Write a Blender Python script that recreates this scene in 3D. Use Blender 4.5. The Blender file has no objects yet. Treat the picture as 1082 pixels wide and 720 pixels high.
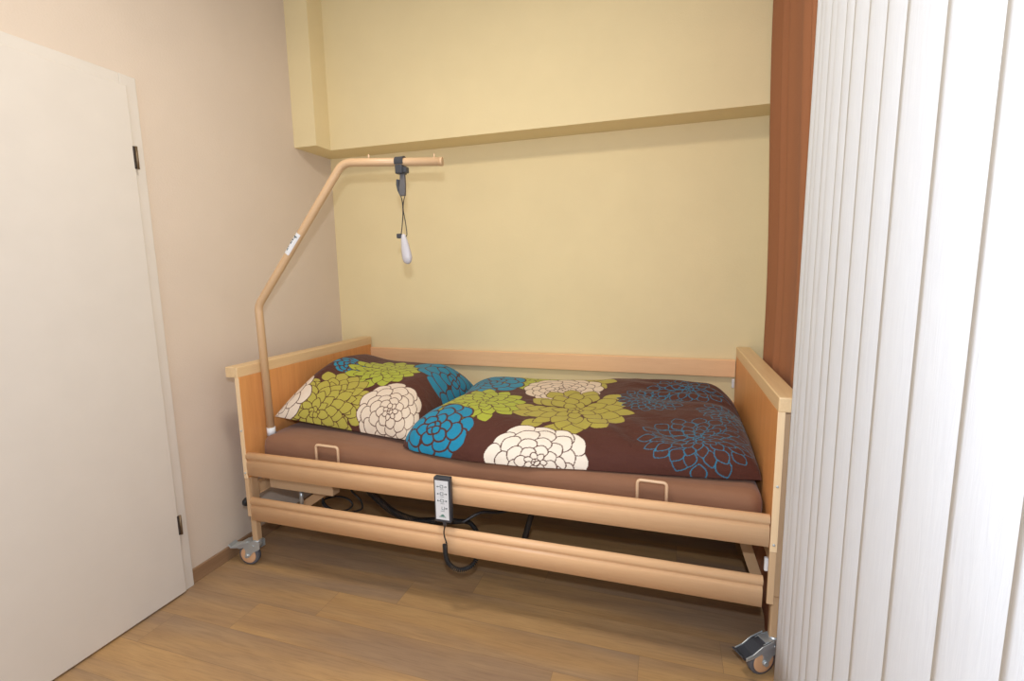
import bpy, bmesh, math, random
import numpy as np
from mathutils import Vector, Matrix, Euler
random.seed(4)
SC = bpy.context.scene
COL = SC.collection
PI = math.pi

# ------------------------------------------------------------ materials
def lin(c):
    return tuple((x/12.92 if x <= .04045 else ((x+.055)/1.055)**2.4) for x in c)
def rgb(r, g, b):
    return lin((r/255, g/255, b/255)) + (1,)

class NT:
    def __init__(s, name):
        m = bpy.data.materials.new(name); m.use_nodes = True
        s.m = m; s.t = m.node_tree; s.n = s.t.nodes; s.l = s.t.links
        s.b = s.n['Principled BSDF']
        s.out = s.n['Material Output']
    def new(s, typ, **kw):
        x = s.n.new(typ)
        for k, v in kw.items(): setattr(x, k, v)
        return x
    def link(s, a, b): s.l.new(a, b)
    def coord(s, scale=(1,1,1), kind='Object'):
        tc = s.new('ShaderNodeTexCoord'); mp = s.new('ShaderNodeMapping')
        mp.inputs['Scale'].default_value = scale
        s.link(tc.outputs[kind], mp.inputs['Vector']); return mp.outputs['Vector']
    def noise(s, vec, scale, detail=4, rough=.55, dist=0):
        x = s.new('ShaderNodeTexNoise'); x.inputs['Scale'].default_value = scale
        x.inputs['Detail'].default_value = detail; x.inputs['Roughness'].default_value = rough
        x.inputs['Distortion'].default_value = dist
        if vec: s.link(vec, x.inputs['Vector'])
        return x.outputs['Fac']
    def ramp(s, fac, stops):
        x = s.new('ShaderNodeValToRGB'); e = x.color_ramp.elements
        while len(e) < len(stops): e.new(.5)
        for i, (p, c) in enumerate(stops): e[i].position = p; e[i].color = c
        s.link(fac, x.inputs['Fac']); return x.outputs['Color']
    def mix(s, fac, a, b, mode='MIX'):
        x = s.new('ShaderNodeMix', data_type='RGBA', blend_type=mode)
        for k, v in ((0, fac), (6, a), (7, b)):
            if hasattr(v, 'is_output') or hasattr(v, 'links'): s.link(v, x.inputs[k])
            else: x.inputs[k].default_value = v
        return x.outputs[2]
    def bump(s, h, strength, dist=.001, nrm=None):
        x = s.new('ShaderNodeBump'); x.inputs['Strength'].default_value = strength
        x.inputs['Distance'].default_value = dist; s.link(h, x.inputs['Height'])
        if nrm: s.link(nrm, x.inputs['Normal'])
        s.link(x.outputs['Normal'], s.b.inputs['Normal']); return x.outputs['Normal']
    def set(s, rough=.5, metal=0, spec=.5, col=None):
        s.b.inputs['Roughness'].default_value = rough; s.b.inputs['Metallic'].default_value = metal
        s.b.inputs['Specular IOR Level'].default_value = spec
        if col is not None:
            if hasattr(col, 'is_output') or hasattr(col, 'links'): s.link(col, s.b.inputs['Base Color'])
            else: s.b.inputs['Base Color'].default_value = col
        return s

def plain(name, c, rough=.5, metal=0, spec=.5, var=.06, bump=0, bscale=200):
    t = NT(name); v = t.coord()
    n = t.noise(v, 9, 3)
    dark = tuple(x*(1-var) for x in c[:3]) + (1,); lite = tuple(min(1, x*(1+var)) for x in c[:3]) + (1,)
    t.set(rough, metal, spec, t.ramp(n, [(.3, dark), (.7, lite)]))
    if bump: t.bump(t.noise(v, bscale, 2), bump)
    return t.m

def wallpaper(name, c, scale=130, strength=.35):
    t = NT(name); v = t.coord()
    n = t.noise(v, 3, 3)
    d = tuple(x*.965 for x in c[:3]) + (1,)
    t.set(.85, 0, .2, t.ramp(n, [(.35, d), (.65, c)]))
    h = t.noise(v, scale, 3, .6); t.bump(h, strength, .002)
    return t.m

def wood(name, a, b, axis='x', rough=.4, fine=1.0):
    t = NT(name)
    sc = {'x': (1.2, 22, 22), 'y': (22, 1.2, 22), 'z': (22, 22, 1.2)}[axis]
    v = t.coord(sc)
    n = t.noise(v, 2.2*fine, 6, .6, .4)
    v2 = t.coord(tuple(k*3.5 for k in sc)); n2 = t.noise(v2, 4, 4, .7)
    c = t.ramp(n, [(.28, a), (.72, b)])
    c2 = t.ramp(n2, [(.3, (.90, .90, .90, 1)), (.6, (1, 1, 1, 1))])
    t.set(rough, 0, .4, t.mix(.55, c, c2, 'MULTIPLY'))
    t.bump(n2, .04, .001)
    return t.m

M = {}
M['wall_pink'] = wallpaper('pinkish beige wallpaper', rgb(223, 207, 190))
M['wall_yellow'] = wallpaper('yellow wallpaper', rgb(238, 219, 173))
M['white_ceiling'] = wallpaper('ceiling paint', rgb(238, 234, 224))
M['door'] = plain('door lacquer', rgb(222, 214, 204), .38, 0, .45, .015)
M['brass'] = plain('dull brass', rgb(128, 108, 84), .4, .7)
M['dark_gap'] = plain('dark gap', rgb(60, 48, 40), .8)
M['beech'] = wood('beech laminate rail', rgb(238, 190, 143), rgb(246, 200, 152), 'x')
M['beech_y'] = wood('beech cap', rgb(222, 188, 142), rgb(234, 202, 156), 'y')
M['beech_panel'] = wood('beech panel', rgb(214, 146, 86), rgb(230, 164, 100), 'z')
M['beech_edge'] = wood('beech edge band', rgb(236, 202, 158), rgb(242, 210, 168), 'z')
M['beige_steel'] = plain('beige powder coated steel', rgb(208, 172, 132), .35, 0, .5, .02)
M['beige_grip'] = plain('pinkish beige coated wire', rgb(222, 186, 150), .35, 0, .5, .02)
M['zinc'] = plain('zinc plated steel', rgb(196, 202, 204), .32, .55, .5, .05)
M['tyre'] = plain('grey rubber tyre', rgb(98, 98, 104), .6)
M['hub'] = plain('apricot plastic hub', rgb(226, 176, 134), .45)
M['black_plastic'] = plain('black plastic', rgb(34, 34, 36), .45)
M['grey_plastic'] = plain('dark grey plastic', rgb(62, 64, 70), .4)
M['mid_grey'] = plain('grey plastic', rgb(96, 94, 96), .45)
M['white_plastic'] = plain('white plastic', rgb(226, 226, 228), .4, 0, .5, .01)
M['pale_grey'] = plain('pale grey plastic', rgb(196, 192, 196), .35, 0, .5, .02)
M['green_ink'] = plain('green ink', rgb(50, 120, 100), .6)
M['dark_ink'] = plain('dark ink', rgb(70, 84, 86), .6)
M['skirting'] = wood('wood skirting', rgb(140, 108, 80), rgb(164, 130, 98), 'y')
M['window_frame'] = plain('white window frame', rgb(235, 235, 235), .4)

def m_mattress():
    t = NT('brown jersey sheet'); v = t.coord()
    n = t.noise(v, 5, 3)
    t.set(.8, 0, .25, t.ramp(n, [(.3, rgb(134, 94, 70)), (.7, rgb(142, 101, 76))]))
    t.b.inputs['Sheen Weight'].default_value = .15
    w = t.noise(t.coord((1.5, 6, 6)), 2.5, 3, .5, .6)
    t.bump(w, .35, .012)
    return t.m
M['mattress'] = m_mattress()

def m_print():
    t = NT('printed cotton')
    a = t.new('ShaderNodeAttribute'); a.attribute_name = 'print'
    v = t.coord(); n = t.noise(v, 900, 2)
    c = t.mix(.25, a.outputs['Color'], t.ramp(n, [(.3, (.8, .8, .8, 1)), (.7, (1, 1, 1, 1))]), 'MULTIPLY')
    t.set(.75, 0, .25, c)
    t.b.inputs['Sheen Weight'].default_value = .1
    w = t.noise(t.coord((3, 5, 4)), 3.5, 5, .55, 1.2)
    t.bump(w, .55, .012)
    return t.m
M['print'] = m_print()

def m_curtain():
    t = NT('brown curtain cloth'); v = t.coord()
    n = t.noise(v, 600, 2)
    t.set(.85, 0, .1, t.ramp(n, [(.3, rgb(152, 101, 70)), (.7, rgb(160, 107, 75))]))
    t.bump(n, .15, .0006)
    t.b.inputs['Sheen Weight'].default_value = .03
    return t.m
M['curtain'] = m_curtain()

def m_slat():
    t = NT('white embossed blind fabric')
    v = t.coord((60, 60, 5))
    w = t.noise(v, 1.4, 5, .6, 1.5)
    v2 = t.coord((1, 1, 1)); f = t.noise(v2, 700, 2)
    t.set(.7, 0, .3, t.ramp(w, [(.3, rgb(236, 239, 245)), (.65, rgb(243, 246, 251))]))
    t.bump(w, .35, .0015)
    tr = t.new('ShaderNodeBsdfTranslucent'); tr.inputs['Color'].default_value = (.9, .9, .92, 1)
    mx = t.new('ShaderNodeMixShader'); mx.inputs[0].default_value = .3
    t.link(t.b.outputs[0], mx.inputs[1]); t.link(tr.outputs[0], mx.inputs[2]); t.link(mx.outputs[0], t.out.inputs[0])
    return t.m
M['slat'] = m_slat()

def m_glass():
    t = NT('window glass')
    t.b.inputs['Transmission Weight'].default_value = 1; t.b.inputs['Roughness'].default_value = 0
    t.b.inputs['IOR'].default_value = 1.01
    return t.m
M['glass'] = m_glass()

def m_floor():
    t = NT('oak vinyl planks')
    tc = t.new('ShaderNodeTexCoord')
    # every row of planks starts .27 m further along than the row before
    sp = t.new('ShaderNodeSeparateXYZ'); t.link(tc.outputs['Object'], sp.inputs[0])
    def mth(op, a, b_):
        x = t.new('ShaderNodeMath', operation=op)
        for k, v in ((0, a), (1, b_)):
            if hasattr(v, 'links'): t.link(v, x.inputs[k])
            elif v is not None: x.inputs[k].default_value = v
        return x.outputs[0]
    yy = mth('ADD', sp.outputs[1], .308)
    row = mth('FLOOR', mth('DIVIDE', yy, .15), None)
    xx = mth('SUBTRACT', mth('SUBTRACT', sp.outputs[0], .445-.27), mth('MULTIPLY', row, .27))
    cb = t.new('ShaderNodeCombineXYZ'); t.link(xx, cb.inputs[0]); t.link(yy, cb.inputs[1])
    br = t.new('ShaderNodeTexBrick')
    br.offset = 0; br.offset_frequency = 2; br.squash = 1
    br.inputs['Scale'].default_value = 1; br.inputs['Brick Width'].default_value = 1.22
    br.inputs['Row Height'].default_value = .15; br.inputs['Mortar Size'].default_value = .0007
    br.inputs['Mortar Smooth'].default_value = .3
    br.inputs['Color1'].default_value = (0, 0, 0, 1); br.inputs['Color2'].default_value = (1, 1, 1, 1)
    br.inputs['Mortar'].default_value = (.5, .5, .5, 1)
    t.link(cb.outputs[0], br.inputs['Vector'])
    # offset the grain per plank
    vm = t.new('ShaderNodeVectorMath', operation='MULTIPLY_ADD')
    t.link(br.outputs['Color'], vm.inputs[0]); vm.inputs[1].default_value = (7.3, 3.1, 0)
    t.link(tc.outputs['Object'], vm.inputs[2])
    ms = t.new('ShaderNodeMapping'); ms.inputs['Scale'].default_value = (1.1, 9, 1)
    t.link(vm.outputs[0], ms.inputs['Vector'])
    n1 = t.noise(ms.outputs[0], 1.6, 5, .55, .9)
    ms2 = t.new('ShaderNodeMapping'); ms2.inputs['Scale'].default_value = (4, 70, 1)
    t.link(vm.outputs[0], ms2.inputs['Vector'])
    n2 = t.noise(ms2.outputs[0], 2.0, 5, .65, .3)
    n3 = t.noise(ms.outputs[0], .7, 2, .5, .3)
    base = t.ramp(n1, [(.28, rgb(150, 122, 96)), (.52, rgb(176, 146, 110)), (.75, rgb(198, 166, 124))])
    warm = t.ramp(n3, [(.35, rgb(156, 128, 106)), (.62, rgb(202, 156, 98))])
    c = t.mix(.55, base, warm)
    c = t.mix(.8, c, t.ramp(n2, [(.25, (.72, .72, .72, 1)), (.55, (1, 1, 1, 1))]), 'MULTIPLY')
    c = t.mix(.55, c, t.ramp(br.outputs['Color'], [(0, (.90, .90, .90, 1)), (1, (1.0, 1.0, 1.0, 1))]), 'MULTIPLY')
    c = t.mix(br.outputs['Fac'], c, rgb(136, 108, 80))
    t.set(.42, 0, .4, c)
    t.bump(n2, .08, .001)
    return t.m
M['floor'] = m_floor()

# ------------------------------------------------------------ mesh helpers
def NB(): return bmesh.new()
def box(bm, x0, x1, y0, y1, z0, z1, mi=0, bev=0):
    r = bmesh.ops.create_cube(bm, size=1)
    vs = r['verts']
    for v in vs:
        v.co = Vector((x0+(v.co.x+.5)*(x1-x0), y0+(v.co.y+.5)*(y1-y0), z0+(v.co.z+.5)*(z1-z0)))
    fs = {f for v in vs for f in v.link_faces}
    for f in fs: f.material_index = mi
    if bev:
        es = {e for v in vs for e in v.link_edges}
        r = bmesh.ops.bevel(bm, geom=list(es), offset=bev, segments=3, profile=.5, affect='EDGES')
        for f in r['faces']: f.material_index = mi
    return bm
def smooth_path(pts, sub=6, closed=False):
    P = [Vector(p) for p in pts]; out = []
    n = len(P); rng = range(n if closed else n-1)
    for i in rng:
        p0 = P[(i-1) % n] if (closed or i > 0) else P[0]*2-P[1]
        p1 = P[i]; p2 = P[(i+1) % n]
        p3 = P[(i+2) % n] if (closed or i < n-2) else P[-1]*2-P[-2]
        for k in range(sub):
            t = k/sub
            out.append(.5*((2*p1)+(-p0+p2)*t+(2*p0-5*p1+4*p2-p3)*t*t+(-p0+3*p1-3*p2+p3)*t**3))
    if not closed: out.append(P[-1])
    return out
def fillet(pts, r, n=8):
    P = [Vector(p) for p in pts]; out = [P[0]]
    for i in range(1, len(P)-1):
        a = (P[i-1]-P[i]); b = (P[i+1]-P[i]); a1 = a.normalized(); b1 = b.normalized()
        ang = a1.angle(b1); d = min(r/math.tan(ang/2), a.length*.45, b.length*.45)
        s = P[i]+a1*d; e = P[i]+b1*d
        for k in range(n+1):
            t = k/n; out.append((1-t)**2*s+2*t*(1-t)*P[i]+t*t*e)
    out.append(P[-1]); return out
def tube(bm, pts, r, seg=12, mi=0, cap=True, closed=False):
    P = [Vector(p) for p in pts]; n = len(P); rings = []; up = None
    for i in range(n):
        if closed: d = (P[(i+1) % n]-P[(i-1) % n])
        else: d = (P[min(i+1, n-1)]-P[max(i-1, 0)])
        d.normalize()
        if up is None:
            up = Vector((0, 0, 1)) if abs(d.z) < .9 else Vector((1, 0, 0))
        u = (up-d*up.dot(d)).normalized(); up = u; w = d.cross(u)
        rr = r(i/(n-1)) if callable(r) else r
        rings.append([bm.verts.new(P[i]+(u*math.cos(2*PI*k/seg)+w*math.sin(2*PI*k/seg))*rr) for k in range(seg)])
    for i in range(n if closed else n-1):
        a = rings[i]; b = rings[(i+1) % n]
        for k in range(seg):
            f = bm.faces.new((a[k], a[(k+1) % seg], b[(k+1) % seg], b[k])); f.material_index = mi; f.smooth = True
    if cap and not closed:
        for ring in (rings[0][::-1], rings[-1]):
            f = bm.faces.new(ring); f.material_index = mi
    return bm
def prism(bm, poly, axis, a, b, mi=0):
    """poly: 2-D outline; axis: extrusion axis 'x','y','z' from a to b"""
    def mk(p, t):
        return {'x': (t, p[0], p[1]), 'y': (p[0], t, p[1]), 'z': (p[0], p[1], t)}[axis]
    A = [bm.verts.new(mk(p, a)) for p in poly]; B = [bm.verts.new(mk(p, b)) for p in poly]
    n = len(poly); fs = [bm.faces.new(A), bm.faces.new(B[::-1])]
    for i in range(n): fs.append(bm.faces.new((A[i], B[i], B[(i+1) % n], A[(i+1) % n])))
    for f in fs: f.material_index = mi
    return bm
def lathe(bm, prof, c, axis='y', seg=32, mi=0):
    """prof: (radius, height along axis)"""
    c = Vector(c); rings = []
    for r, h in prof:
        ring = []
        for k in range(seg):
            a = 2*PI*k/seg; p = r*math.cos(a), r*math.sin(a)
            o = {'y': (p[0], h, p[1]), 'x': (h, p[0], p[1]), 'z': (p[0], p[1], h)}[axis]
            ring.append(bm.verts.new(c+Vector(o)))
        rings.append(ring)
    for i in range(len(rings)-1):
        for k in range(seg):
            f = bm.faces.new((rings[i][k], rings[i][(k+1) % seg], rings[i+1][(k+1) % seg], rings[i+1][k]))
            f.material_index = mi; f.smooth = True
    for ring in (rings[0], rings[-1]):
        f = bm.faces.new(ring); f.material_index = mi
    return bm
def obj(name, bm, mats, parent=None, smooth=False, recalc=True):
    if recalc: bmesh.ops.recalc_face_normals(bm, faces=bm.faces)
    me = bpy.data.meshes.new(name); bm.to_mesh(me); bm.free()
    for m in (mats if isinstance(mats, (list, tuple)) else [mats]): me.materials.append(M[m])
    if smooth: me.shade_smooth()
    o = bpy.data.objects.new(name, me); COL.objects.link(o)
    if parent: o.parent = parent; o.matrix_parent_inverse = parent.matrix_world.inverted() if False else Matrix()
    return o
def thing(name, label, cat, loc=(0, 0, 0), rotz=0, group=None):
    o = bpy.data.objects.new(name, None); COL.objects.link(o)
    o.empty_display_size = .1; o.location = loc; o.rotation_euler = (0, 0, rotz)
    o['label'] = label; o['category'] = cat
    if group: o['group'] = group
    return o
def tag(o, label, cat, group=None):
    o['label'] = label; o['category'] = cat
    if group: o['group'] = group
    return o
def struct(name, bm, m, parent=None):
    o = obj(name, bm, m, parent)
    if not parent: o['kind'] = 'structure'
    return o
def shift(o, root):
    """mesh was built in world coordinates; make it local to its root at base"""
    o.data.transform(Matrix.Translation(-root.location)); return o
def bevmod(o, w=.003, seg=2):
    m = o.modifiers.new('bevel', 'BEVEL'); m.width = w; m.segments = seg; m.limit_method = 'ANGLE'; return o

# ------------------------------------------------------------ room
XL, YB, XR, ZC = -.2157, 1.0031, 2.215, 2.80
YF = -2.7
struct('floor', box(NB(), XL-.1, XR+.1, YF, YB+.1, -.1, 0), 'floor')
struct('wall_left', box(NB(), XL-.1, XL, YF, YB+.1, 0, ZC), 'wall_pink')
struct('wall_back', box(NB(), XL, XR, YB, YB+.1, 0, ZC), 'wall_yellow')
struct('ceiling', box(NB(), XL-.1, XR+.1, YF, YB+.1, ZC, ZC+.1), 'white_ceiling')
WY0, WY1, WZ0, WZ1 = -2.3, .25, .06, 2.32
b = NB()
box(b, XR, XR+.1, WY1, YB+.1, 0, ZC); box(b, XR, XR+.1, YF, WY0, 0, ZC)
box(b, XR, XR+.1, WY0, WY1, 0, WZ0); box(b, XR, XR+.1, WY0, WY1, WZ1, ZC)
struct('wall_right', b, 'wall_pink')
# ceiling beam along the yellow wall, deeper block at the left corner
b = NB()
prism(b, [(XL, .703), (XL+.142, .703), (XL+.142, .8207), (XR, .8207), (XR, YB), (XL, YB)], 'z', 1.9984, ZC)
o = struct('trim_1', b, 'wall_yellow')
struct('baseboard_left', box(NB(), XL, XL+.014, -.145, YB-.0, 0, .061, bev=.002), 'skirting')
struct('baseboard_back', box(NB(), XL+.014, XR, YB-.014, YB, 0, .061, bev=.002), 'skirting')
# door in the left wall
dr = bpy.data.objects.new('door_1', None); COL.objects.link(dr); dr.location = (XL, -.6, 0); dr['kind'] = 'structure'
b = NB(); y0, y1 = -.1446, -1.19
for a, c in ((y0-.06, y0), (y1, y1+.06)): box(b, XL, XL+.024, a, c, 0, 2.0584, bev=.003)
box(b, XL, XL+.024, y1+.06, y0-.06, 1.9984, 2.0584, bev=.003)
shift(obj('door_frame', b, 'door', dr), dr)
b = NB(); box(b, XL+.002, XL+.040, y1+.045, y0-.047, .007, 2.016, bev=.004)
shift(obj('door_leaf', b, 'door', dr), dr)
b = NB(); box(b, XL+.001, XL+.02, y1+.06, y0-.06, .0, .007)
shift(obj('door_gap_shade', b, 'dark_gap', dr), dr)  # dark strip, paints in the shade of the gap under the leaf
for z in (1.722, .262):
    b = NB()
    box(b, XL+.022, XL+.0425, -.1975, -.1885, z, z+.082, 0, .002)
    tube(b, [(XL+.0435, -.187, z), (XL+.0435, -.187, z+.082)], .0045, 12, 1)
    shift(obj('hinge', b, ['dark_gap', 'brass'], dr), dr)
# window in the right wall
wn = bpy.data.objects.new('window_1', None); COL.objects.link(wn); wn.location = (XR+.05, -1, WZ0); wn['kind'] = 'structure'
b = NB()
box(b, XR+.02, XR+.08, WY0, WY1, WZ0, WZ0+.07, bev=.004); box(b, XR+.02, XR+.08, WY0, WY1, WZ1-.07, WZ1, bev=.004)
for y in (WY0, (WY0+WY1)/2-.035, WY1-.07): box(b, XR+.02, XR+.08, y, y+.07, WZ0+.07, WZ1-.07, bev=.004)
shift(obj('window_frame', b, 'window_frame', wn), wn)
ym = (WY0+WY1)/2
for a, c in ((WY0+.07, ym-.035), (ym+.035, WY1-.07)):
    b = NB(); box(b, XR+.047, XR+.053, a, c, WZ0+.07, WZ1-.07); shift(obj('pane', b, 'glass', wn), wn)

# ------------------------------------------------------------ bed
L = 2.05
bed = thing('care_bed', 'beech and beige steel care bed on castors against the yellow wall', 'bed', (1.025, .5, 0))
def bp(name, bm, mats, parent=None, **kw):
    o = obj(name, bm, mats, parent or bed, **kw); return shift(o, bed)
def rail_prof(y, z0, z1, flip=False):
    h = z1-z0; s = -1 if flip else 1
    P = [(0, 0), (0, .56*h), (.0015, .60*h), (.005, .635*h), (.0065, .665*h), (.0045, .70*h), (.0, .735*h), (-.0025, .79*h), (-.0025, .86*h),
         (-.0005, .92*h), (.003, .965*h), (.009, h), (.014, h), (.019, .97*h), (.021, .92*h), (.021, .03*h), (.018, 0)]
    return [(y+s*p[0], z0+p[1]) for p in P]
RZ = [(.4604, .5629), (.2541, .3556)]
for i, (a, c) in enumerate(RZ):
    o = bp('side_rail', prism(NB(), rail_prof(0, a, c), 'x', .004, L-(.004 if i == 0 else .014)), 'beech')
    for e in o.data.polygons:
        e.use_smooth = abs(e.normal.x) < .5
YR = .9742
for a, c in ((.7905, .8756), (.585, .67)):
    o = bp('side_rail', prism(NB(), [(YR, a), (YR+.0205, a), (YR+.021, c-.006), (YR+.015, c), (YR+.004, c), (YR, c-.004)], 'x', .004, L-.004), 'beech')
# head and foot boards
for name, X, s in (('headboard', 0, -1), ('footboard', L, 1)):
    xi = X+(.0035 if s < 0 else -.0005); xo = xi+s*.019
    b = NB(); box(b, min(xi, xo), max(xi, xo), .004, .985, .445, .893, bev=.0015)
    hb = bp(name, b, 'beech_panel')
    b = NB(); box(b, min(xi, xo)-.0008, max(xi, xo)+.0008, .0, .004, .445, .893, bev=.001)
    bp('edge_strip', b, 'beech_edge', hb)
    b = NB(); box(b, min(xi, xo)-.0006, max(xi, xo)+.0006, .001, .012, .268, .444, bev=.002)
    bp('rail_guide_strip', b, 'beige_steel')
    a, c = sorted((X-s*.001, X+s*.0624))
    b = NB(); box(b, a, c, -.0012, .9935, .892, .9381, bev=.004)
    bp('cap_rail', b, 'beech_y', hb)
    # screws in the front edge
    for z in (.66, .47):
        b = NB(); lathe(b, [(.004, 0), (.004, -.002), (.002, -.003)], (xi+s*.0095, -.0005, z), 'y', 12)
        bp('screw', b, 'zinc', hb)
    # steel posts outside the boards
    for y, yy in ((.058, 0), (.93, 1)):
        cx = X+s*.036
        b = NB(); box(b, cx-.018, cx+.018, y-.022, y+.022, .27, .89, bev=.008)
        pt = bp('post', b, 'beige_steel')
        b = NB(); box(b, cx-.0155, cx+.0155, y-.0155, y+.0155, .1195, .40, bev=.006)
        bp('inner_post', b, 'beige_steel', pt)
        kx = cx+s*.018
        b = NB()
        lathe(b, [(.006, 0), (.006, s*.016)], (kx, y, .300), 'x', 12, 1)
        lathe(b, [(.013, s*.014), (.019, s*.018), (.019, s*.032), (.014, s*.037)], (kx, y, .300), 'x', 16, 0)
        bp('knob', b, ['black_plastic', 'zinc'], pt)
    # cross tube low on the board
    b = NB(); box(b, X+s*.022, X+s*.046, .08, .91, .34, .39, bev=.004)
    bp('cross_bar', b, 'beige_steel')
# small white guides where the rails run in the boards
for x, y, z in ((L-.012, .962, .762), (L-.004, .024, .39)):
    b = NB(); box(b, x-.006, x+.006, y-.007, y+.007, z-.022, z+.022, bev=.003)
    bp('rail_guide', b, 'white_plastic')
# under-frame
b = NB()
for y in (.07, .90): box(b, .03, L-.03, y, y+.03, .425, .465, bev=.003)
for x in (.03, .70, 1.30, L-.06): box(b, x, x+.03, .10, .90, .425, .465, bev=.003)
bp('mattress_frame', b, 'beige_steel')
b = NB()
for i in range(12):
    x = .09+i*.163
    box(b, x, x+.06, .075, .925, .466, .476, bev=.003)
bp('slatted_base', b, 'beech_y')
# sloping lift arms at both ends and the drive units
def bar(bm, a, c, w, h, mi=0):
    a = Vector(a); c = Vector(c); d = (c-a).normalized(); side = Vector((0, 1, 0)); up = d.cross(side).normalized()
    vs = []
    for p in (a, c):
        for i, j in ((-1, -1), (1, -1), (1, 1), (-1, 1)): vs.append(bm.verts.new(p+side*w/2*i+up*h/2*j))
    for q in ((0, 1, 2, 3), (7, 6, 5, 4), (0, 4, 5, 1), (1, 5, 6, 2), (2, 6, 7, 3), (3, 7, 4, 0)):
        bm.faces.new([vs[k] for k in q]).material_index = mi
    return bm
for (a, c) in (((-.01, .20, .155), (.36, .20, .412)), ((2.075, .30, .16), (1.985, .30, .42)), ((2.075, .72, .16), (1.985, .72, .42))):
    bp('lift_arm', bar(NB(), a, c, .03, .038), 'beige_steel')
b = NB(); box(b, .02, .36, .10, .15, .362, .4245, 0, .004); box(b, .02, .06, .15, .85, .375, .4245, 0, .004)
bp('head_support_plate', b, 'beige_steel')
b = NB()
tube(b, [(.10, .17, .345), (.175, .17, .345)], .015, 14, 0); tube(b, [(.13, .17, .33), (.125, .17, .25)], .009, 10, 1)
box(b, .10, .17, .185, .26, .32, .374, 0, .008)
bp('drive_unit', b, ['black_plastic', 'zinc'])
b = NB(); box(b, .95, 1.30, .42, .56, .33, .42, 0, .012); tube(b, [(1.30, .49, .39), (1.62, .49, .40)], .016, 12, 0)
bp('motor', b, 'black_plastic')
bp('motor_rod', tube(NB(), [(1.215, .30, .42), (1.20, .30, .30), (1.165, .30, .175), (1.16, .30, .10)], .0125, 12), 'black_plastic')
# U-shaped mattress holders
for x in (.337, 1.645):
    w = .108 if x < 1 else .095
    P = fillet([(x, .045, .48), (x, .045, .615), (x+w, .045, .613), (x+w, .045, .48)], .014, 6)
    bp('mattress_holder', tube(NB(), P, .0055, 10), 'beige_grip')
# castors
def castor(x, y, ang):
    cs = bpy.data.objects.new('castor', None)
    R = Matrix.Rotation(ang, 4, 'Z'); T = Matrix.Translation(Vector((x, y, 0))-bed.location) @ R
    b = NB()
    tube(b, [(0, 0, .095), (0, 0, .128)], .019, 20); tube(b, [(0, 0, .120), (0, 0, .134)], .014, 16)
    side = [(-.022, .118), (.0, .124), (.03, .123), (.062, .113), (.092, .094), (.10, .084), (.085, .080), (.062, .088), (.052, .072), (.056, .052), (.052, .042), (.040, .041), (.032, .048), (.018, .066), (-.006, .078), (-.022, .088)]
    for s in (-1, 1): prism(b, side, 'y', s*.0175, s*.0205)
    box(b, -.02, .045, -.019, .019, .118, .122)
    lathe(b, [(.0085, -.027), (.0095, -.023), (.0095, .023), (.0085, .027)], (.045, 0, .05), 'y', 12)
    for s in (-1, 1): lathe(b, [(.005, s*.020), (.005, s*.0235)], (.012, 0, .10), 'y', 10)
    c = obj('castor', b, 'zinc', bed); c.data.transform(T)
    b = NB()
    lathe(b, [(.030, -.0125), (.040, -.0135), (.046, -.0125), (.0495, -.008), (.05, 0), (.0495, .008), (.046, .0125), (.040, .0135), (.030, .0125)], (.045, 0, .05), 'y', 40, 0)
    lathe(b, [(.010, -.0165), (.022, -.0165), (.034, -.0155), (.0385, -.0142), (.0385, .0142), (.034, .0155), (.022, .0165), (.010, .0165)], (.045, 0, .05), 'y', 40, 1)
    w = obj('wheel', b, ['tyre', 'hub'], c); w.data.transform(T)
    b = NB()
    prism(b, [(.028, .121), (.065, .113), (.098, .094), (.125, .088), (.137, .098), (.140, .094), (.128, .080), (.098, .083), (.065, .103), (.030, .112)], 'y', -.024, .024)
    if x > 1:
        for s in (-1, 1): prism(b, [(.020, .126), (.065, .116), (.098, .097), (.125, .091), (.125, .078), (.098, .081), (.062, .092), (.020, .104)], 'y', s*.0242, s*.0275, 1)
    p = obj('brake_pedal', b, ['grey_plastic', 'zinc'] if x > 1 else 'zinc', c); p.data.transform(T); bevmod(p, .0015)
    return c
castor(-.036, .058, math.radians(187)); castor(L+.036, .058, math.radians(213))
castor(-.036, .93, math.radians(170)); castor(L+.036, .93, math.radians(200))
# white sleeve end of the socket
# ------------------------------------------------------------ trapeze pole
pr = .0165
base = Vector((.040, .115, .467))
tp = thing('trapeze_pole', 'beige bent steel trapeze pole rising from the head end of the bed', 'pole', base)
P = fillet([(.040, .115, .64), (.026, .12, 1.19), (.445, .200, 1.772), (.848, .282, 1.760)], .075, 10)
o = shift(obj('bent_tube', tube(NB(), P, pr, 20), 'beige_steel', tp), tp)
b = NB(); tube(b, [(.041, .115, .467), (.041, .115, .612)], .0145, 16)
shift(obj('lower_shaft', b, 'beige_steel', tp), tp)
b = NB(); tube(b, [(.041, .115, .610), (.041, .115, .645)], .0185, 20)
shift(obj('plastic_collar', b, 'white_plastic', tp), tp)['label'] = 'white plastic collar'
b = NB(); tube(b, [(.842, .2808, 1.7602), (.853, .283, 1.760)], .0175, 20)
shift(obj('end_cap', b, 'beige_steel', tp), tp)
for t in (.27, .93):
    p = Vector((.445, .200, 1.772)).lerp(Vector((.848, .282, 1.760)), t)
    shift(obj('stop_pin', tube(NB(), [p+Vector((0, 0, .010)), p+Vector((0, 0, .031))], .0028, 8), 'beige_grip', tp), tp)
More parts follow.
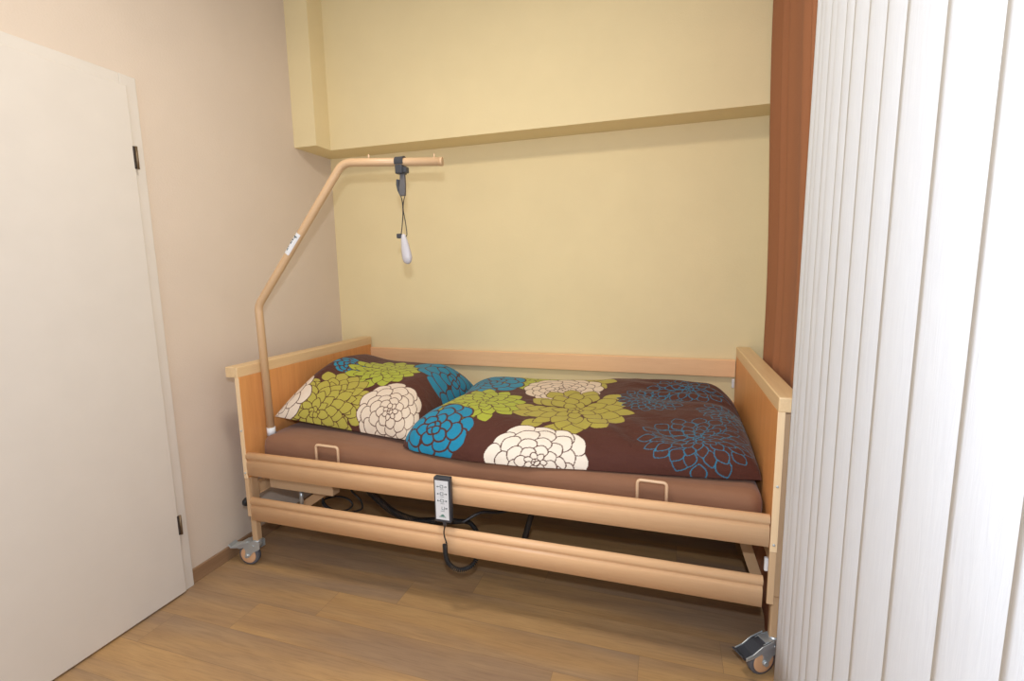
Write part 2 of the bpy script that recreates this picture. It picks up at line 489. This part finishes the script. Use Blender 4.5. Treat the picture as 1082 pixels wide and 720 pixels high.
# label on the slanted part
a = Vector((.026, .12, 1.19)); c = Vector((.445, .200, 1.772)); d = (c-a).normalized()
def lab(bm, t0, t1, a0, a1, rr, mi):
    u = (Vector((0, -1, 0))-d*d.dot(Vector((0, -1, 0)))).normalized(); w = d.cross(u)
    n = 8; rows = []
    for t in (t0, t1):
        rows.append([bm.verts.new(a+d*t+(u*math.cos(a0+(a1-a0)*k/n)+w*math.sin(a0+(a1-a0)*k/n))*rr) for k in range(n+1)])
    for k in range(n):
        f = bm.faces.new((rows[0][k], rows[0][k+1], rows[1][k+1], rows[1][k])); f.material_index = mi; f.smooth = True
b = NB(); lab(b, .270, .372, -1.5, .75, pr+.0006, 0)
for (t0, t1, a0, a1) in ((.352, .357, -.9, .3), (.345, .352, -.3, -.1), (.335, .340, -.8, -.2), (.322, .338, -.95, -.75), (.318, .322, -.9, -.2), (.318, .33, -.4, -.2),
                         (.30, .303, -.9, -.3), (.292, .295, -.8, -.2), (.285, .292, -.5, -.2)):
    lab(b, t0, t1, a0, a1, pr+.0010, 1)
shift(obj('paper_label', b, ['white_plastic', 'dark_ink'], tp), tp)['label'] = 'white paper label with small dark print'

# ------------------------------------------------------------ strap clamp and call handle
sx, sy, sz = .684, .2485, 1.765
hs = thing('grip_strap', 'dark grey strap with clamp hanging from the trapeze pole', 'strap', (sx, sy, sz-.15))
b = NB()
seg = 20; ring_o = [];
poly = [(sx+0, 0)]
def arc(r, a0, a1, n): return [(r*math.cos(a0+(a1-a0)*k/n), r*math.sin(a0+(a1-a0)*k/n)) for k in range(n+1)]
out = arc(.0215, -.55, PI+.55, 20); inn = arc(.0178, PI+.55, -.55, 20)
prism(b, [(sy+p[0], sz+p[1]) for p in out+inn], 'x', sx-.020, sx+.018)
box(b, sx-.017, sx+.015, sy-.022, sy+.022, sz-.048, sz-.013, 0, .004)
box(b, sx-.006, sx+.030, sy-.015, sy+.013, sz-.045, sz-.022, 0, .004)
o = shift(obj('clamp', b, 'grey_plastic', hs), hs)
b = NB()
prism(b, [(sx-.004, sz-.045), (sx+.016, sz-.045), (sx+.017, sz-.09), (sx+.014, sz-.133), (sx-.008, sz-.133), (sx-.010, sz-.10), (sx-.006, sz-.075)], 'y', sy-.007, sy+.007)
shift(bevmod(obj('strap', b, 'mid_grey', hs), .002), hs)
b = NB()
prism(b, [(sx-.010, sz-.068), (sx-.022, sz-.066), (sx-.024, sz-.088), (sx-.019, sz-.112), (sx-.008, sz-.134), (sx-.004, sz-.132), (sx-.009, sz-.108), (sx-.012, sz-.088)], 'y', sy-.006, sy+.006)
shift(bevmod(obj('release_lever', b, 'grey_plastic', hs), .002), hs)
ch = thing('call_handle', 'pale grey egg-shaped pull handle dangling on a dark cord', 'handle', (sx, sy, sz-.40))
tx = sx+.001
b = NB()
Pc = smooth_path([(tx-.008, sy, sz-.131), (tx-.002, sy, sz-.160), (tx+.0, sy-.003, sz-.20), (tx-.008, sy, sz-.25), (tx-.016, sy, sz-.293)], 6)
tube(b, Pc, .0021, 8)
Pc = smooth_path([(tx+.012, sy, sz-.131), (tx+.003, sy, sz-.158), (tx-.001, sy+.003, sz-.19), (tx+.008, sy, sz-.24), (tx+.012, sy, sz-.285), (tx+.006, sy, sz-.297)], 6)
tube(b, Pc, .0018, 8)
shift(obj('cord', b, 'black_plastic', ch), ch)
b = NB()
A0 = Vector((tx-.006, sy, sz-.284)); A1 = Vector((tx+.012, sy, sz-.408)); dd = A1-A0
prof = [(0, .0), (.02, .007), (.12, .012), (.35, .0165), (.6, .0205), (.8, .0215), (.92, .017), (.98, .009), (1, .0)]
pts = [A0+dd*t for t, _ in prof]; rad = dict(enumerate(r for _, r in prof))
def rfun(u): return max(.0006, rad[int(round(u*(len(prof)-1)))])
tube(b, pts, rfun, 20)
for v in b.verts: v.co.y = sy+(v.co.y-sy)*.75; v.co.x = v.co.x
shift(obj('grip_body', b, 'pale_grey', ch, smooth=True), ch)
b = NB(); box(b, tx-.033, tx-.012, sy-.008, sy+.008, sz-.302, sz-.283, 0, .003)
shift(obj('cord_plug', b, 'grey_plastic', ch), ch)

# ------------------------------------------------------------ mattress
def sstep(a, b_, x):
    t = np.clip((x-a)/(b_-a), 0, 1); return t*t*(3-2*t)
def mat_top(x):   # height of the mattress top
    return .604+.014*(1-sstep(.1, .7, x))
mt = NB()
x0, x1, y0, y1, zb = .020, 2.040, .062, .945, .478
nx, ny = 90, 44
def sq(u, w=.5, p=3.2):
    return (1-abs(u)**p)
grid = {}
def mp(u, v, top):
    # u,v in [-1,1]: rounded box side profile
    x = (x0+x1)/2+(x1-x0)/2*u; y = (y0+y1)/2+(y1-y0)/2*v
    return x, y
rings = []
import itertools
prof = [(0.030, 0), (.012, .006), (.003, .018), (0, .035), (-.001, .06), (.0, .085), (.004, .105), (.012, .118), (.026, .1265), (.05, .130), (.10, .1305), (.2, .1305)]
per = []
rc = .05
def rrect(ins, n=10):
    X0, X1, Y0, Y1 = x0+ins, x1-ins, y0+ins, y1-ins; r = max(.004, rc-ins*.5); out = []
    def seg_(p, q, m):
        for k in range(m): out.append((p[0]+(q[0]-p[0])*k/m, p[1]+(q[1]-p[1])*k/m))
    def cor(cx, cy, a0, m=8):
        for k in range(m): a = a0+PI/2*k/m; out.append((cx+r*math.cos(a), cy+r*math.sin(a)))
    seg_((X0+r, Y0), (X1-r, Y0), 60); cor(X1-r, Y0+r, -PI/2); seg_((X1, Y0+r), (X1, Y1-r), 24); cor(X1-r, Y1-r, 0)
    seg_((X1-r, Y1), (X0+r, Y1), 60); cor(X0+r, Y1-r, PI/2); seg_((X0, Y1-r), (X0, Y0+r), 70); cor(X0+r, Y0+r, PI)
    return out
prev = None; first = None
for ins, h in prof:
    ring = []
    for (x, y) in rrect(ins):
        k = h/.1305; top = float(mat_top(x))+.0035*math.sin(x*5.1+1)*(h > .1)
        ddx, ddy = x-.040, y-.115; rr = math.hypot(ddx, ddy)
        if h > 0 and x < .0535 and abs(ddy) < .021: x = .0405+math.sqrt(max(0, .0215**2-ddy*ddy))   # the soft side gives way round the pole
        ring.append(mt.verts.new((x, y, zb+(top-zb)*k)))
    if prev:
        n = len(ring)
        for i in range(n): mt.faces.new((prev[i], prev[(i+1) % n], ring[(i+1) % n], ring[i]))
    else: first = ring
    prev = ring
mt.faces.new(first[::-1]); bmesh.ops.triangulate(mt, faces=[mt.faces.new(prev)])
o = obj('mattress', mt, 'mattress', None, smooth=True)
tag(o, 'mattress in a brown jersey fitted sheet lying on the bed', 'mattress')

#CLOTH-BEGIN
# ------------------------------------------------------------ printed bed linen
def prof_table(W, wa, wb, H, N, p=2.0):
    """positions 0..1, relative height 0..1 and arc length of a pillow-like cross section"""
    th = np.linspace(0, PI/2, 200)
    ca = (1-np.abs(np.cos(th))**(2/p)); sa = np.abs(np.sin(th))**(2/p)
    pos = np.concatenate([ca*wa, np.linspace(wa, W-wb, 200)[1:-1], W-(ca*wb)[::-1]])
    h = np.concatenate([sa, np.ones(198), sa[::-1]])
    arc_ = np.concatenate([[0], np.cumsum(np.hypot(np.diff(pos), np.diff(h)*H))])
    s = np.linspace(0, arc_[-1], N)
    return np.interp(s, arc_, pos)/W, np.interp(s, arc_, h), s
def wr(x, y, seed, f=6., n=26, anis=.35, ang=0.):
    """soft wrinkle field: sum of directional sines"""
    rs = np.random.RandomState(seed); z = np.zeros_like(x)
    for i in range(n):
        a = ang+rs.randn()*anis; k = f*(1+2.2*rs.rand()); ph = rs.rand()*6.28; m = rs.rand()*6.28
        u = np.cos(a)*x+np.sin(a)*y; v = -np.sin(a)*x+np.cos(a)*y
        z += np.sin(k*6.28*u/2+ph+1.6*np.sin(v*4+m))/(1+k*.18)*(.5+.5*np.sin(v*3.+m*2))
    return z/n**.5
def gs(x, y, cx, cy, sx_, sy_, rot=0):
    c, s = math.cos(rot), math.sin(rot); a = (x-cx)*c+(y-cy)*s; b_ = -(x-cx)*s+(y-cy)*c
    return np.exp(-(a/sx_)**2-(b_/sy_)**2)
def duvet(N=(620, 520)):
    W, D = 1.292, .86
    pu, hu, s = prof_table(W, .09, .11, .13, N[0], 2.3)
    pv, hv, t = prof_table(D, .20, .16, .14, N[1], 2.1)
    pv2, hv2, _ = prof_table(D, .060, .16, .13, 2000, 2.3)
    hvb = np.interp(pv, pv2, hv2)
    S, T = np.meshgrid(s, t, indexing='ij')
    PU, PV = np.meshgrid(pu, pv, indexing='ij')
    kx = sstep(.62, .80, PU)
    E = hu[:, None]*(hv[None, :]*(1-kx)+hvb[None, :]*kx)
    X = .752+W*PU
    yf = np.interp(X, [.75, .82, .95, 1.08, 1.27, 1.47, 1.78, 1.95, 2.04], [.115, .085, .065, .055, .060, .090, .122, .140, .160])
    yb = np.interp(X, [.75, 1.0, 1.8, 2.04], [.93, .945, .945, .90])
    X = X-.085*np.exp(-((PV-.0)/.30)**2)*(1-PU)**2+.03*(1-PU)**3*np.sin(PV*6)
    Y = yf+(yb-yf)*PV
    H = .122+.030*gs(X, Y, .87, .28, .26, .3)+.040*sstep(.15, .80, Y)
    H = H-.030*sstep(1.5, 1.8, X)*(1-sstep(.1, .45, Y))+.02*gs(X, Y, 1.99, .34, .16, .2)-.02*sstep(1.9, 2.05, X)+.022*sstep(1.2, 1.6, X)*sstep(.4, .8, Y)*(1-sstep(1.9, 2.02, X))
    H = H-.035*gs(X, Y, .775, .62, .07, .3)
    wrk = .0070*wr(X, Y, 3, 3.2, 20, .5, .3)+.0040*wr(X, Y, 8, 8, 24, .5, -.4)
    # horizontal tucks towards the right-hand end, small folds near the front edge
    wrk += .009*sstep(1.5, 1.75, X)*np.sin(Y*60+5*X)*(.5+.5*np.sin(Y*13+X*3))*sstep(.25, .5, Y)
    wrk += .007*gs(X, Y, 1.62, .20, .25, .14)*np.sin(X*38+Y*30)
    E2 = np.sqrt(np.clip(E, 0, 1))
    cf = (1-PU)**7*(1-PV)**7
    X = X+.03*cf; Y = Y+.02*cf
    Z = (.006+mat_top(X))+H*E+wrk*E2
    return X, Y, Z, S, T
def pillow(N=(440, 480)):
    W, D = .715, .78
    pu, hu, s = prof_table(W, .11, .17, .18, N[0], 2.0)
    pv, hv, t = prof_table(D, .42, .22, .20, N[1], 2.0)
    S, T = np.meshgrid(s, t, indexing='ij')
    PU, PV = np.meshgrid(pu, pv, indexing='ij')
    a = 4*PU*(1-PU); bb = 4*PV*(1-PV)
    X = .030+W*PU+.022*(1-np.clip(bb*1.6, 0, 1))*0+.012*bb*(1-2*PU)
    Y = .155+D*PV+.055*a*(1-PV)**2-.02*a*PV**2
    E = np.outer(hu, hv)
    hgt = .222*E
    cor = (1-PU)**3*(1-PV)**2
    Z = mat_top(X)+.012+.040*cor+.012*(1-a)*(1-PV)+hgt
    Z += .035*gs(X, Y, .12, .55, .1, .3)*np.sqrt(E)
    Z += (.0045*wr(X, Y, 21, 4.0, 20, .8, .8)+.0022*wr(X, Y, 22, 9, 24, .8, -.6))*np.sqrt(E)
    Z -= .016*gs(X, Y, .72, .52, .05, .25, .2)
    return X, Y, Z, S, T
#CLOTH-END
C = dict(brown=(82, 44, 34), olive=(176, 164, 72), lime=(172, 180, 62), blue=(28, 134, 170), cream=(226, 208, 188), white=(240, 228, 212))
LC = {k: np.array(rgb(*v)[:3]) for k, v in C.items()}
def paint_flower(col, S, T, cs, ct, R, color, style, rot=0., seed=0, sq_=1.0, w=.0042, clip=None):
    """layered petals painted ring by ring from the outside in"""
    rs = np.random.RandomState(seed)
    fill = LC[color] if style != 'line' else LC['brown']; edge = LC['brown'] if style != 'line' else LC['blue']*.75+LC['brown']*.2
    if style == 'round':   rings = [(1.0, 12, .40, 1.2), (.80, 11, .38, 1.2), (.59, 9, .35, 1.1), (.40, 7, .30, 1.0), (.22, 7, .17, .75), (.07, 5, .07, .8)]
    elif style == 'bold':  rings = [(1.0, 10, .42, 1.02), (.72, 8, .40, 1.0), (.44, 6, .36, .95), (.18, 4, .18, 1.0)]
    elif style == 'leaf':  rings = [(1.0, 14, .42, .80), (.80, 13, .44, .88), (.60, 10, .42, .85), (.38, 7, .33, .82), (.14, 5, .14, .8)]
    else:                  rings = [(1.0, 16, .30, .66), (.82, 16, .32, .72), (.62, 13, .30, .74), (.44, 10, .26, .74), (.26, 8, .2, .7), (.1, 6, .1, .7)]
    ds = S-cs; dt = (T-ct)/sq_
    near = (np.hypot(ds, dt) < R*1.15)
    idx = np.nonzero(near); x = ds[idx]; y = dt[idx]; out = col[idx]
    rr_all = np.hypot(x, y)
    if style in ('round', 'leaf', 'bold'):
        pass
    for ri, (rt, n, ln, wd) in enumerate(rings):
        for k in range(n):
            a = rot+2*PI*(k+.5*(ri % 2)+rs.uniform(-.14, .14))/n
            tip = R*rt*rs.uniform(.92, 1.03); l = R*ln*rs.uniform(.95, 1.1)
            hw = PI*R*max(rt-ln*.35, .12)/n*wd*rs.uniform(.92, 1.1)
            px = x*math.cos(a)+y*math.sin(a); py = -x*math.sin(a)+y*math.cos(a)
            q = (px-(tip-l))/l
            def sd(expand):
                qq = np.clip((px-(tip-l)+expand)/(l+2*expand), 0, 1)
                shape = {'round': .62, 'bold': .60, 'leaf': .68, 'line': .72}[style]
                wv = (np.sin(PI*qq**(1/shape if shape > 1 else 1/ shape*.75))**(.62 if style in ('round', 'bold') else .85))*(hw+expand)
                return (np.abs(py) < wv) & (qq > 0) & (qq < 1)
            ww = w*{'line': .62, 'bold': 1.9}.get(style, .95)
            m = sd(ww); out[m] = edge
            m = sd(0 if style != 'line' else -ww*.3); out[m] = fill
    col[idx] = out
def linen(name, fn, flowers, label, cat):
    X, Y, Z, S, T = fn()
    n, m = X.shape
    col = np.ones((n, m, 3))*LC['brown']
    for f in flowers: paint_flower(col, S, T, *f[:5], **(f[5] if len(f) > 5 else {}))
    # border loop closed to a flat underside by a fan
    V = np.stack([X, Y, Z], -1).reshape(-1, 3)
    i = np.arange(n*m).reshape(n, m)
    Q = np.stack([i[:-1, :-1], i[1:, :-1], i[1:, 1:], i[:-1, 1:]], -1).reshape(-1, 4)
    loop = np.concatenate([i[:, 0], i[-1, 1:], i[-2::-1, -1], i[0, -2:0:-1]])
    cen = V[loop].mean(0); V = np.vstack([V, [[cen[0], cen[1], cen[2]+.008]]]); ci = n*m
    F3 = np.stack([np.roll(loop, -1), loop, np.full(len(loop), ci)], -1)
    me = bpy.data.meshes.new(name)
    me.vertices.add(len(V)); me.vertices.foreach_set('co', V.astype(np.float32).ravel())
    nl = Q.size+F3.size; me.loops.add(nl); me.loops.foreach_set('vertex_index', np.concatenate([Q.ravel(), F3.ravel()]).astype(np.int32))
    np_ = len(Q)+len(F3); me.polygons.add(np_)
    st = np.concatenate([np.arange(len(Q))*4, Q.size+np.arange(len(F3))*3]).astype(np.int32)
    me.polygons.foreach_set('loop_start', st)
    me.update(calc_edges=True); me.validate()
    at = me.color_attributes.new('print', 'FLOAT_COLOR', 'POINT')
    cc = np.ones((len(V), 4), np.float32); cc[:-1, :3] = col.reshape(-1, 3); cc[-1, :3] = LC['brown']
    at.data.foreach_set('color', cc.ravel())
    me.materials.append(M['print']); me.shade_smooth()
    o = bpy.data.objects.new(name, me); COL.objects.link(o)
    return tag(o, label, cat)
#FLOWERS-BEGIN
DF = [(0.5962, 0.8092, 0.2679, 'olive', 'leaf', dict(rot=0.2, seed=11)),
      (0.3809, 0.8112, 0.2354, 'lime', 'leaf', dict(rot=0.9, seed=12)),
      (0.2484, 0.6692, 0.1781, 'blue', 'bold', dict(rot=0.5, seed=13)),
      (0.6056, 0.6244, 0.1870, 'cream', 'round', dict(rot=0.1, seed=14)),
      (0.3146, 0.3424, 0.1999, 'lime', 'leaf', dict(rot=0.4, seed=15)),
      (0.7074, 0.3735, 0.2477, 'olive', 'leaf', dict(rot=0.0, seed=16)),
      (0.2295, 0.1109, 0.1622, 'blue', 'bold', dict(rot=0.3, seed=17)),
      (0.6459, 0.0214, 0.1816, 'white', 'round', dict(rot=0.0, seed=18)),
      (1.1829, 0.1615, 0.2083, 'blue', 'line', dict(rot=0.0, seed=19, sq_=.82)),
      (1.0031, 0.5136, 0.1455, 'blue', 'line', dict(rot=0.3, seed=20, sq_=.82)),
      (1.1640, 0.6614, 0.1782, 'blue', 'line', dict(rot=0.7, seed=21, sq_=.82)),
      (1.3201, 0.4027, 0.1354, 'blue', 'line', dict(rot=0.1, seed=22, sq_=.82))]
PF = [(0.3044, 0.4020, 0.0938, 'blue', 'bold', dict(rot=0.1, seed=11)),
      (0.4887, 0.4263, 0.2013, 'lime', 'leaf', dict(rot=0.2, seed=12)),
      (0.3666, 0.1157, 0.1976, 'olive', 'leaf', dict(rot=0.9, seed=13)),
      (0.2958, 0.0467, 0.1861, 'olive', 'leaf', dict(rot=0.3, seed=14)),
      (0.0550, 0.1200, 0.2000, 'cream', 'round', dict(rot=0.6, seed=15)),
      (0.8038, 0.6111, 0.2220, 'blue', 'bold', dict(rot=0.2, seed=16)),
      (0.6731, 0.1056, 0.1839, 'cream', 'round', dict(rot=0.2, seed=17))]
#FLOWERS-END
linen('duvet', duvet, DF, 'brown duvet printed with big blue, lime, olive and white flowers', 'duvet')
linen('pillow', pillow, PF, 'plump brown pillow with cream and lime flowers at the head end', 'pillow')

# ------------------------------------------------------------ hand control
hx, hz, hy = .951, .4865, -.020
hc = thing('hand_control', 'slim dark grey hand control with white keypad hooked on the upper side rail', 'remote control', (hx, hy, .39))
b = NB(); box(b, hx-.0335, hx+.0335, hy-.014, hy+.010, hz-.088, hz+.088, 0, .005)
tube(b, [(hx, hy, hz-.082), (hx+.001, hy, hz-.108)], lambda t: .010-.004*t, 12)
shift(obj('housing', b, 'grey_plastic', hc), hc)
b = NB(); box(b, hx-.02, hx+.02, hy+.006, hy+.0175, hz+.03, hz+.075, 0, .002)
shift(obj('hook', b, 'grey_plastic', hc), hc)
yk = hy-.0145
b = NB(); box(b, hx-.0265, hx+.0265, yk-.0008, yk+.001, hz-.076, hz+.076, 0, .0)
kp = shift(obj('keypad', b, 'white_plastic', hc), hc); kp['label'] = 'white membrane keypad with four rows of symbols'
def flat(bm, pts, y, mi=0):
    n = len(pts); prism(bm, pts, 'y', y-.0006, y, mi)
b = NB(); yi = yk-.0008
def tri(cx, cz, s, up): flat(b, [(cx-s, cz-s*.8*up), (cx+s, cz-s*.8*up), (cx, cz+s*up)], yi)
for r, z in enumerate((.053, .025, -.002, -.031)):
    cz = hz+z
    if r < 3: tri(hx-.0165, cz, .0035, 1); box(b, hx-.0125, hx-.0075, yi-.0006, yi, cz-.001, cz+.001)
    tri(hx+.0175, cz, .0035, -1); box(b, hx+.0095, hx+.0135, yi-.0006, yi, cz-.001, cz+.001)
    # square-ish icon outline with a bed stroke
    for (a0, a1, z0, z1) in ((-.005, .006, .005, .0065), (-.005, .006, -.0055, -.004), (-.006, -.0045, -.0055, .0065), (.0045, .006, -.0055, .0065)):
        if r == 3 and z0 > .004: continue
        box(b, hx+a0+(.004 if r == 3 else 0), hx+a1+(.004 if r == 3 else 0), yi-.0006, yi, cz+z0, cz+z1)
    box(b, hx-.006, hx+.009, yi-.0006, yi, cz-.0115, cz-.0105)
shift(obj('symbols', b, 'dark_ink', kp), hc)
b = NB()
flat(b, [(hx-.010, hz-.062), (hx-.002, hz-.056), (hx+.003, hz-.055), (hx+.010, hz-.062)], yi)
box(b, hx-.014, hx+.014, yi-.0006, yi, hz-.0655, hz-.064)
shift(obj('green_logo', b, 'green_ink', kp), hc)
b = NB()
tube(b, smooth_path([(hx+.001, hy, hz-.106), (.945, -.018, .345), (.954, -.016, .305)], 5), .0026, 8)
# coiled lead: a helix around a drooping centre line
cl = smooth_path([(.948, -.020, .307), (.9505, -.022, .265), (.958, -.022, .235), (.975, -.016, .212), (1.000, -.006, .200), (1.028, .010, .203), (1.05, .035, .225),
                  (1.04, .09, .285), (.98, .15, .305), (.90, .18, .285), (.80, .20, .262), (.70, .20, .250), (.60, .20, .272), (.53, .20, .315), (.47, .20, .365), (.43, .22, .41)], 40)
hel = []; acc = 0; nrm = None
for i, p in enumerate(cl):
    dv = (cl[min(i+1, len(cl)-1)]-cl[max(i-1, 0)]).normalized()
    if nrm is None: nrm = Vector((0, 1, 0))
    nrm = (nrm-dv*nrm.dot(dv)).normalized(); bi = dv.cross(nrm)
    if i: acc += (p-cl[i-1]).length
    k = 1 if acc > 0 else 0
    ph = acc/.0052*2*PI
    hel.append((acc, p, nrm.copy(), bi))
tot = acc; pts = []; step = .0072/9; j = 0; s_ = 0
while s_ < tot:
    while j < len(hel)-2 and hel[j+1][0] < s_: j += 1
    a0, p0, n0, b0 = hel[j]; a1, p1, n1, b1 = hel[j+1]
    t = (s_-a0)/max(1e-9, a1-a0); p = p0.lerp(p1, t); n_ = n0.lerp(n1, t).normalized(); b_ = b0.lerp(b1, t).normalized()
    ph = s_/.0072*2*PI; rc_ = .0078+.0065*min(1, max(0, (s_-.42)/.12)); pts.append(p+n_*math.cos(ph)*rc_+b_*math.sin(ph)*rc_); s_ += step
tube(b, pts, .0024, 5)
shift(obj('coiled_cord', b, 'black_plastic', hc), hc)
# loose mains cable looped on the floor below the head end
b = NB()
P = smooth_path([(.34, .30, .42), (.30, .29, .36), (.20, .27, .29), (.17, .26, .25), (.22, .25, .215), (.30, .25, .215), (.345, .25, .25), (.31, .25, .28), (.23, .26, .27), (.16, .27, .235), (.17, .28, .20), (.26, .29, .18), (.36, .29, .21), (.37, .28, .26), (.33, .27, .31), (.34, .26, .36), (.40, .27, .42)], 8)
tube(b, P, .0045, 8)
bp('mains_cable', b, 'black_plastic')
b = NB()
tube(b, smooth_path([(.99, .05, .36), (1.05, .10, .385), (1.11, .16, .365), (1.22, .22, .375), (1.45, .25, .345), (1.75, .3, .37), (1.9, .35, .41)], 8), .006, 8)
bp('cable_run', b, 'black_plastic')

# ------------------------------------------------------------ brown curtain
def curtain():
    nu, nv = 120, 30; W = 1.9
    b = NB(); rows = []
    for j in range(nv+1):
        v = j/nv; z = .012+v*2.72; row = []
        for i in range(nu+1):
            u = i/nu
            y = .800-.845*u
            amp = .010+.004*math.sin(u*9)
            ph = u*36+1.3*math.sin(u*14+1)
            zz = v*2.73
            k0 = max(0, min(1, (zz-1.1)/1.3)); k1 = max(0, min(1, (.30-zz)/.3))*max(0, min(1, (y-.14)/.12))
            x = 2.134-.034*k0*k0*(3-2*k0)-.034*k1*k1*(3-2*k1)+amp*math.sin(ph)
            y += .006*math.cos(ph)
            row.append(b.verts.new((x, y, z)))
        rows.append(row)
    for j in range(nv):
        for i in range(nu):
            f = b.faces.new((rows[j][i], rows[j][i+1], rows[j+1][i+1], rows[j+1][i])); f.smooth = True
    return b
ct = thing('curtain', 'long plain brown curtain hanging between bed foot and white blind', 'curtain', (2.158, .6, 0))
o = shift(obj('curtain_cloth', curtain(), 'curtain', ct, recalc=False), ct)
m = o.modifiers.new('thick', 'SOLIDIFY'); m.thickness = .002
b = NB(); tube(b, [(2.10, -.12, 2.745), (2.10, .815, 2.745)], .010, 12)
shift(obj('curtain_rod', b, 'beige_steel', ct), ct)

# ------------------------------------------------------------ vertical blind
vb = thing('vertical_blind', 'white vertical blind with embossed fabric slats, nearest on the right', 'blind', (2.07, -1, 0))
b = NB(); box(b, 2.045, 2.095, -2.45, -.04, 2.66, 2.70, 0, .003)
shift(obj('head_rail', b, 'window_frame', vb), vb)
edges = [-.060, -.100, -.131, -.196, -.232, -.308, -.360, -.446, -.534, -.616, -.745, -.878, -1.00, -1.115, -1.23, -1.345, -1.46, -1.575, -1.69, -1.80, -1.92, -2.03, -2.15, -2.26, -2.37]
def slat(y0, wid, ang, z0, z1, k):
    """y0: far edge on the camera side; the slat turns back towards the window under its neighbour"""
    b = NB(); n = 10; rows = []
    for j in range(13):
        z = z0+(z1-z0)*j/12; row = []
        for i in range(n+1):
            q = i/n; s = q*wid
            crown = .0018*math.sin(PI*q)
            a = ang+.004*math.sin(z*1.3+k)
            y = y0-math.cos(a)*s; x = 2.070+math.sin(a)*s-crown
            row.append(b.verts.new((x, y, z)))
        rows.append(row)
    for j in range(12):
        for i in range(n):
            f = b.faces.new((rows[j][i], rows[j][i+1], rows[j+1][i+1], rows[j+1][i])); f.smooth = True
    return b
for k in range(len(edges)):
    gap = (edges[k]-edges[k+1]) if k+1 < len(edges) else .11
    sp = min(gap+.012, .126); wid = .126
    ang = math.radians(1.5) if gap > .1 else math.radians(1.5)
    wv = gap+.022
    o = obj('slat', slat(edges[k], wv, ang, .032, 2.655, k), 'slat', vb, recalc=False)
    m = o.modifiers.new('thick', 'SOLIDIFY'); m.thickness = .0008
    shift(o, vb)

# ------------------------------------------------------------ light
def area(name, loc, size, power, color, target=None, shape='DISK', sy=None):
    l = bpy.data.lights.new(name, 'AREA'); l.shape = shape; l.size = size
    if sy: l.size_y = sy
    l.energy = power; l.color = color
    o = bpy.data.objects.new(name, l); COL.objects.link(o); o.location = loc
    d = (Vector(target)-Vector(loc)) if target else Vector((0, 0, -1))
    o.rotation_euler = d.to_track_quat('-Z', 'Y').to_euler(); return o
fl = bpy.data.lights.new('camera_flash', 'SPOT'); fl.energy = 52; fl.color = (.93, 1, 1.10); fl.shadow_soft_size = .02
fl.spot_size = math.radians(172); fl.spot_blend = .6
o = bpy.data.objects.new('camera_flash', fl); COL.objects.link(o); o.location = (1.735, -1.62, 1.53)
o.rotation_euler = (Vector((.9, .8, .8))-Vector(o.location)).to_track_quat('-Z', 'Y').to_euler()
area('ceiling_lamp', (1.0, -.65, 2.74), .35, 20, (1, .92, .80))
w = bpy.data.worlds.new('world'); SC.world = w; w.use_nodes = True
bg = w.node_tree.nodes['Background']; bg.inputs[0].default_value = (.86, .95, 1.06, 1); bg.inputs[1].default_value = 1.1

# ------------------------------------------------------------ camera
cam = bpy.data.cameras.new('camera'); co = bpy.data.objects.new('camera', cam); COL.objects.link(co)
co.location = (1.7302, -1.5908, 1.3232); co.rotation_euler = (1.4297, .0169, .3069)
cam.sensor_fit = 'HORIZONTAL'; cam.sensor_width = 36; cam.lens = 36*520.35/1082; cam.clip_start = .02
SC.camera = co
vs = SC.view_settings; vs.view_transform = 'Standard'; vs.look = 'None'; vs.gamma = 1; vs.use_curve_mapping = False; vs.exposure = 0.0
